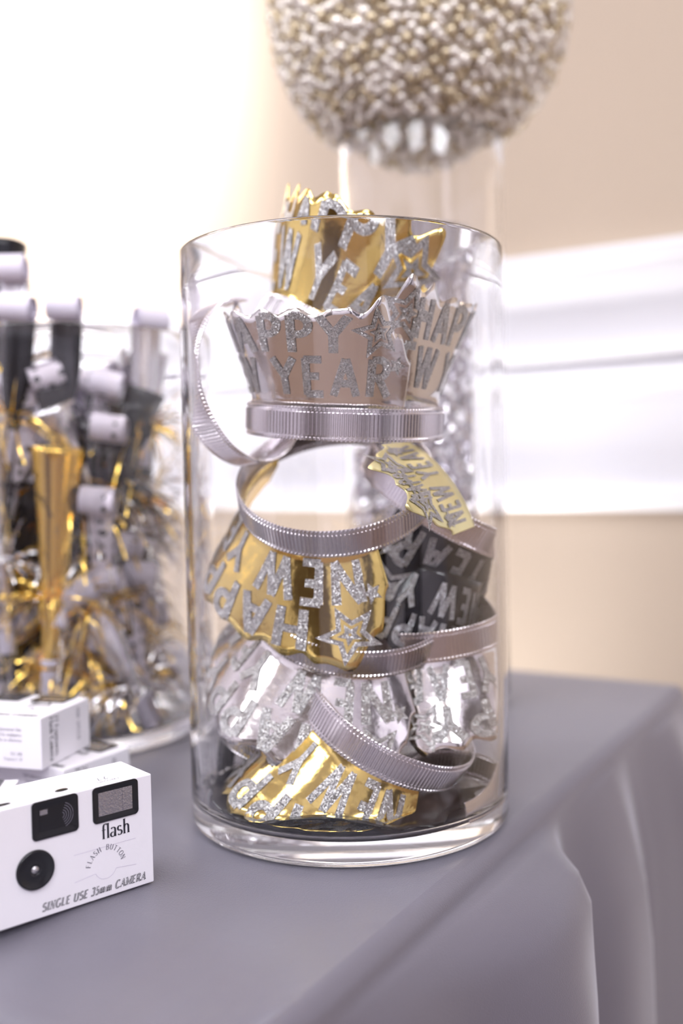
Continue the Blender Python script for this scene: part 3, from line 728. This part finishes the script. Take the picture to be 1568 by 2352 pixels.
# ------------------------------------------------------------------ party horns and blowers in the other cylinder
random.seed(7)
def cone_mesh(name, prof, material, n=28):
    mb = MB(); mb.lathe(prof, n)
    me = bpy.data.meshes.new(name); me.from_pydata([tuple(v) for v in mb.v], [], mb.f); me.materials.append(M[material]); me.shade_smooth(); return me
def fringe_mesh(name, material, n, length, r0_, wd=.0016, seed=0, droop=.6):
    rd = random.Random(seed); mb = MB()
    for i in range(n):
        a = rd.uniform(0, 2 * PI); el = rd.uniform(-.4, 1.1); L_ = length * rd.uniform(.6, 1.1); tw = rd.uniform(-1, 1)
        p = Vector((r0_ * math.cos(a), r0_ * math.sin(a), rd.uniform(-.004, .004))); d = Vector((math.cos(a) * math.cos(el), math.sin(a) * math.cos(el), math.sin(el)))
        side = Vector((-math.sin(a), math.cos(a), tw)).normalized() * wd / 2; vs = []
        for k in range(6):
            t = k / 5; q = p + d * L_ * t - Vector((0, 0, droop * L_ * t * t)); s_ = side * math.cos(t * 3 * tw) + Vector((0, 0, wd / 2)) * math.sin(t * 3 * tw); vs += [q - s_, q + s_]
        mb.add(vs, [(2 * k, 2 * k + 1, 2 * k + 3, 2 * k + 2) for k in range(5)])
    me = bpy.data.meshes.new(name); me.from_pydata([tuple(v) for v in mb.v], [], mb.f); me.materials.append(M[material]); me.shade_smooth(); return me
def coil_mesh(name, material, wd=.026, turns=3.2, r0_=.004, r1_=.012, tail=.03):
    mb = MB(); pts = []; n = 60
    for i in range(n + 1):
        t = i / n; a = turns * 2 * PI * t; r_ = r0_ + (r1_ - r0_) * t; pts.append((r_ * math.cos(a), r_ * math.sin(a)))
    vs = []; uv = []
    for i, (x, z) in enumerate(pts): vs += [(x, -wd / 2, z), (x, wd / 2, z)]; uv += [(i / n * 3.5, 0), (i / n * 3.5, .45)]
    fs = [(2 * i, 2 * i + 1, 2 * i + 3, 2 * i + 2) for i in range(n)]
    me = bpy.data.meshes.new(name); me.from_pydata(vs, [], fs); ul = me.uv_layers.new()
    for l in me.loops: ul.data[l.index].uv = uv[l.vertex_index]
    me.materials.append(M[material]); me.shade_smooth(); return me
def flat_tube_mesh(name, material, L_=.09, wd=.026):
    vs = []; uv = []; n = 12; k = 12
    for i in range(n + 1):
        z = L_ * i / n; w_ = .006 + (wd / 2 - .006) * smooth01(i / n * 1.6)
        for j in range(k): a = 2 * PI * j / k; vs.append((.0045 * math.cos(a), w_ * math.sin(a), z)); uv.append((j / k * 1.0, i / n * 1.5))
    fs = [(i * k + j, i * k + (j + 1) % k, (i + 1) * k + (j + 1) % k, (i + 1) * k + j) for i in range(n) for j in range(k)]
    me = bpy.data.meshes.new(name); me.from_pydata(vs, [], fs); ul = me.uv_layers.new()
    for l in me.loops: ul.data[l.index].uv = uv[l.vertex_index]
    me.materials.append(M[material]); me.shade_smooth(); return me
MOUTH = cone_mesh('mouthpiece', [(0, 0), (.0058, 0), (.0064, .001), (.0060, .020), (.0068, .022), (.0068, .026), (0, .026)], 'paper', 20)
HORN = {k: cone_mesh('horn_cone', [(.0062, .018), (.0075, .06), (.0105, .10), (.0155, .15), (.0205, .185), (.0215, .190), (.0205, .190), (.015, .15), (.010, .10), (.006, .06)], 'horn' + k) for k in ('gold', 'black', 'silver')}
COIL = coil_mesh('paper_coil', 'dots'); COILW = coil_mesh('paper_coil', 'paper')
FLAT = flat_tube_mesh('paper_tube', 'dots'); FLATB = flat_tube_mesh('paper_tube', 'hornblack'); FLATS = flat_tube_mesh('paper_tube', 'hornsilver')
def link(me, parent, loc=(0, 0, 0), rot=(0, 0, 0), name=None):
    o = bpy.data.objects.new(name or me.name.split('.')[0], me); col.objects.link(o); o.parent = parent; o.location = loc; o.rotation_euler = rot; return o
def frame_rot(d, ax):
    z = Vector(d).normalized(); y = Vector(ax); y = (y - z * y.dot(z)).normalized(); x = y.cross(z)
    return Matrix((x, y, z)).transposed()
GRP = 'party horns and blowers in the glass cylinder'
def in_vase(p):
    if p.z > TOP + .33: return p
    return clampjar(p, LV, .0955, TOP + .0135)
def add_fringe(e, rm, z0, material, n, length, r0_, seed, droop):
    tmp = fringe_mesh('fringe', material, n, length, r0_, seed=seed, droop=0)
    inv = rm.transposed(); base = e.location
    for v in tmp.vertices:
        rad = math.hypot(v.co.x, v.co.y)
        p = base + rm @ (v.co + Vector((0, 0, z0))) - Vector((0, 0, droop * rad * rad / length))
        v.co = inv @ (in_vase(p) - base)
    tmp.update()
    o = bpy.data.objects.new('fringe', tmp); col.objects.link(o); o.parent = e
def horn(p, d, kind, fr, label, ax=(1, 0, 0), seed=0, n=60):
    rm = frame_rot(d, ax); e = empty('party_horn', p, rm.to_euler(), label, 'party horn', GRP)
    link(MOUTH, e); link(HORN[kind], e)
    add_fringe(e, rm, .075, 'tinsel' + fr, n, .05, .008, seed, .5)
    return e
def blower(top, d, tube, coil, fr, label, ax=(1, 0, 0), seed=0, n=45):
    """top: where the rolled paper curl sits"""
    rm = frame_rot(d, ax); p = Vector(top) - rm @ Vector((.010, 0, .122)); p.z = max(p.z, TOP + .0165)
    e = empty('party_blower', p, rm.to_euler(), label, 'party blower', GRP)
    link(MOUTH, e); link(tube, e, (0, 0, .024)); link(coil, e, (.010, 0, .122))
    add_fringe(e, rm, .036, 'tinsel' + fr, n, .06, .005, seed, .9)
    return e
D0 = .775
lv = dep
def up(x, y, z=1): return Vector((x, y, z))
horn(lv(113, 1590, D0), (lv(135, 1015, D0) - lv(113, 1590, D0)), 'gold', 'gold', 'long gold foil horn with gold fringe pressed against the glass', seed=1, n=80)
horn(lv(215, 1560, D0 + .05), lv(255, 1005, D0 + .04) - lv(215, 1560, D0 + .05), 'black', 'silver', 'black foil horn beside the long gold one', seed=2)
blower(lv(225, 1150, D0 + .0), up(.10, -.1), FLAT, COIL, 'gold', 'dotted white paper blower leaning between the gold horn and the glass wall', (1, 0, .15), 3)
blower(lv(250, 1470, D0 + .02), up(-.25, -.05), FLAT, COIL, 'silver', 'dotted white paper blower low beside the glass base', (1, 0, -.2), 4)
blower(lv(320, 1480, D0 + .04), up(.12, 0), FLAT, COILW, 'gold', 'dotted white paper blower standing low against the glass wall', (1, .3, 0), 5)
blower(lv(190, 1440, D0 + .01), up(-.45, 0), FLATS, COILW, 'silver', 'silver blower slanting across the glass bottom', (1, 0, 0), 6)
blower(lv(148, 706, D0 + .03), up(.05, .1), FLATB, COILW, 'black', 'black paper blower whose level white curl tops the bunch', (1, 0, 0), 7)
blower(lv(40, 708, D0 + .01), up(.1, .1), FLATB, COILW, 'gold', 'black paper blower with a tilted white curl at the glass rim', (1, 0, .75), 8)
blower(lv(25, 618, D0 + .06), up(.0, .1), FLATS, COILW, 'gold', 'silver paper blower with a white curl reaching above the rest', (1, 0, .1), 9)
horn(lv(25, 1060, D0 + .07), lv(5, 575, D0 + .09) - lv(25, 1060, D0 + .07), 'black', 'black', 'black foil horn with its bell above the glass rim', seed=10)
horn(lv(300, 1330, D0 + .08), lv(335, 760, D0 + .08) - lv(300, 1330, D0 + .08), 'silver', 'gold', 'silver foil horn with gold fringe near the glass wall', seed=11)
blower(lv(345, 735, D0 + .05), up(.05, 0), FLATS, COILW, 'gold', 'silver blower with gold fringe spilling over the glass rim', (.8, .5, .2), 12, 60)
blower(lv(250, 985, D0 + .02), up(.15, 0), FLATB, COIL, 'silver', 'black paper blower with a dotted curl beside the gold horn bell', (1, 0, -.3), 13)
blower(lv(120, 960, D0 + .03), up(-.2, 0), FLATS, COILW, 'black', 'silver paper blower curled just above the gold horn bell', (.6, .2, -.8), 14)
blower(lv(280, 1250, D0 + .03), up(.35, 0), FLATS, COILW, 'gold', 'silver paper blower slanting across the glass wall', (.5, .2, .8), 15)
horn(lv(20, 1500, D0 + .02), up(-.05, .02), 'silver', 'silver', 'silver foil horn beside the long gold one', seed=16)
kinds = ['gold', 'black', 'silver']
for i in range(60):
    lay = i % 3
    a = random.uniform(0, 2 * PI); rr = .086 * math.sqrt(random.random()); zb = TOP + .018 + lay * .072 + random.uniform(0, .02)
    p = Vector((LV.x + rr * math.cos(a), LV.y + rr * math.sin(a), zb))
    a2 = random.uniform(0, 2 * PI); r2 = .075 * math.sqrt(random.random())
    q = Vector((LV.x + r2 * math.cos(a2), LV.y + r2 * math.sin(a2), zb + .18))
    ax = (random.uniform(-1, 1), random.uniform(-1, 1), .1)
    if lay < 2 and random.random() < .5:
        k1, k2 = random.choice(('black', 'silver', 'black')), random.choice(('black', 'silver', 'silver', 'gold'))
        horn(p, q - p, k1, k2, f'{k1} foil horn with {k2} fringe packed among the others', ax, 20 + i)
    else:
        nm, tb_ = random.choice((('dotted white', FLAT), ('black', FLATB), ('silver', FLATS)))
        k2 = random.choice(('silver', 'black', 'silver', 'gold', 'black')); cn, cm_ = random.choice((('dotted', COIL), ('plain white', COILW)))
        blower(p + (q - p).normalized() * .122, q - p, tb_, cm_, k2, f'{nm} paper blower with {k2} fringe and a {cn} curl packed among the others', ax, 20 + i)

# ------------------------------------------------------------------ beaded ball on the tall cylinder
BR = .139
rim = TOP + BH
bc = Vector((BV.x, BV.y, rim + math.sqrt(BR ** 2 - .0735 ** 2)))
ball = empty('beaded_ball', bc - Vector((0, 0, BR)), label='large ball covered in champagne and silver glass beads', cat='ornament ball')
mb = MB(); mb.lathe([(.0001, -BR + .004)] + [((BR - .004) * math.cos(R(a)), (BR - .004) * math.sin(R(a))) for a in range(-85, 86, 5)] + [(.0001, BR - .004)], 64, fn=lambda v: bc + v); mb.build('core', 'ballcore', ball)
random.seed(3)
tocam = (CAM - bc).normalized()
pts = []
N = 3600
for i in range(N):
    z = 1 - 2 * (i + .5) / N; a = i * 2.399963; r_ = math.sqrt(1 - z * z)
    d = Vector((r_ * math.cos(a), r_ * math.sin(a), z)) + Vector((random.gauss(0, .012), random.gauss(0, .012), random.gauss(0, .012)))
    pts.append(d.normalized())
pts.sort(key=lambda d: -d.dot(tocam))
def ico(material, sub=1):
    bm = bmesh.new(); bmesh.ops.create_icosphere(bm, subdivisions=sub, radius=1); me = bpy.data.meshes.new('bead'); bm.to_mesh(me); bm.free(); me.materials.append(M[material]); me.shade_smooth() if sub > 1 else None; return me
B1m, B2m = ico('bead', 2), ico('beadgold', 2)
front = [d for d in pts if (bc + d * BR).z < bc.z + .06][:300]; fset = set(id(d) for d in front)
for d in front:
    s_ = random.uniform(.0035, .0062)
    o = bpy.data.objects.new('bead', B1m if random.random() < .62 else B2m); col.objects.link(o); o.parent = ball
    o.location = bc + d * (BR - .003 + random.uniform(-.002, .002)) - ball.location; o.scale = (s_, s_, s_)
for mname in ('bead', 'beadgold'):
    mb = MB(); bm = bmesh.new(); bmesh.ops.create_icosphere(bm, subdivisions=1, radius=1); iv = [v.co.copy() for v in bm.verts]; fi = [tuple(v.index for v in f.verts) for f in bm.faces]; bm.free()
    for d in pts:
        if id(d) in fset: continue
        if (hash(round(d.x * 1e5)) % 100 < 62) != (mname == 'bead'): continue
        s_ = random.uniform(.0035, .006); c = bc + d * (BR - .003 + random.uniform(-.002, .002)); mb.add([c + v * s_ for v in iv], fi)
    o = mb.build('bead_cover', mname, ball); o['kind'] = 'stuff'

# silver filling of the tall cylinder: a fluted cup above heaped crystals
zc = (CAM + ray(985, 545) * .95).z
cup = empty('fluted_cup', Vector((BV.x + .003, BV.y, zc - .075)), label='silver fluted cup standing among crystals in the tall narrow cylinder', cat='cup')
mb = MB(); nn = 96
def flute(a, r_): return r_ * (1 + .05 * math.cos(a * 16))
prof = [(.004, 0), (.026, 0), (.030, .006), (.034, .03), (.037, .06), (.040, .075), (.038, .075), (.034, .058), (.030, .03), (.025, .008), (.004, .006)]
vs = []; fs = []
for i in range(nn):
    a = 2 * PI * i / nn
    for r_, z_ in prof: q = flute(a, r_); vs.append(cup.location + Vector((q * math.cos(a), q * math.sin(a), z_)))
k = len(prof)
fs = [(i * k + j, ((i + 1) % nn) * k + j, ((i + 1) % nn) * k + j + 1, i * k + j + 1) for i in range(nn) for j in range(k - 1)]
build('bowl', vs, fs, 'hornsilver', cup)
mb = MB(); mb.lathe([(.0395, .0735), (.0425, .0745), (.0425, .0770), (.0395, .0775)], 64, fn=lambda v: cup.location + v, close=True); mb.build('rim', 'hornsilver', cup)
mb = MB(); random.seed(5)
for i in range(2600):
    a = random.uniform(0, 2 * PI); r_ = .066 * math.sqrt(random.random()); z_ = TOP + .02 + random.random() * (zc - TOP - .085)
    if i > 1900: r_ = .066 - .003 * random.random()
    c = Vector((BV.x + r_ * math.cos(a), BV.y + r_ * math.sin(a), z_)); s_ = random.uniform(.003, .0058)
    q = Matrix.Rotation(random.uniform(0, 6), 3, Vector((random.random(), random.random(), random.random() + .01)))
    mb.add([c + q @ (Vector(v) * s_) for v in ((1, 0, 0), (-1, 0, 0), (0, 1, 0), (0, -1, 0), (0, 0, 1.4), (0, 0, -1.4))], [(0, 2, 4), (2, 1, 4), (1, 3, 4), (3, 0, 4), (2, 0, 5), (1, 2, 5), (3, 1, 5), (0, 3, 5)])
o = mb.build('crystal_filling', 'crystal', None, smooth=False)
tag(o, 'heaped silver crystals filling the tall narrow cylinder', 'crystals', kind='stuff')
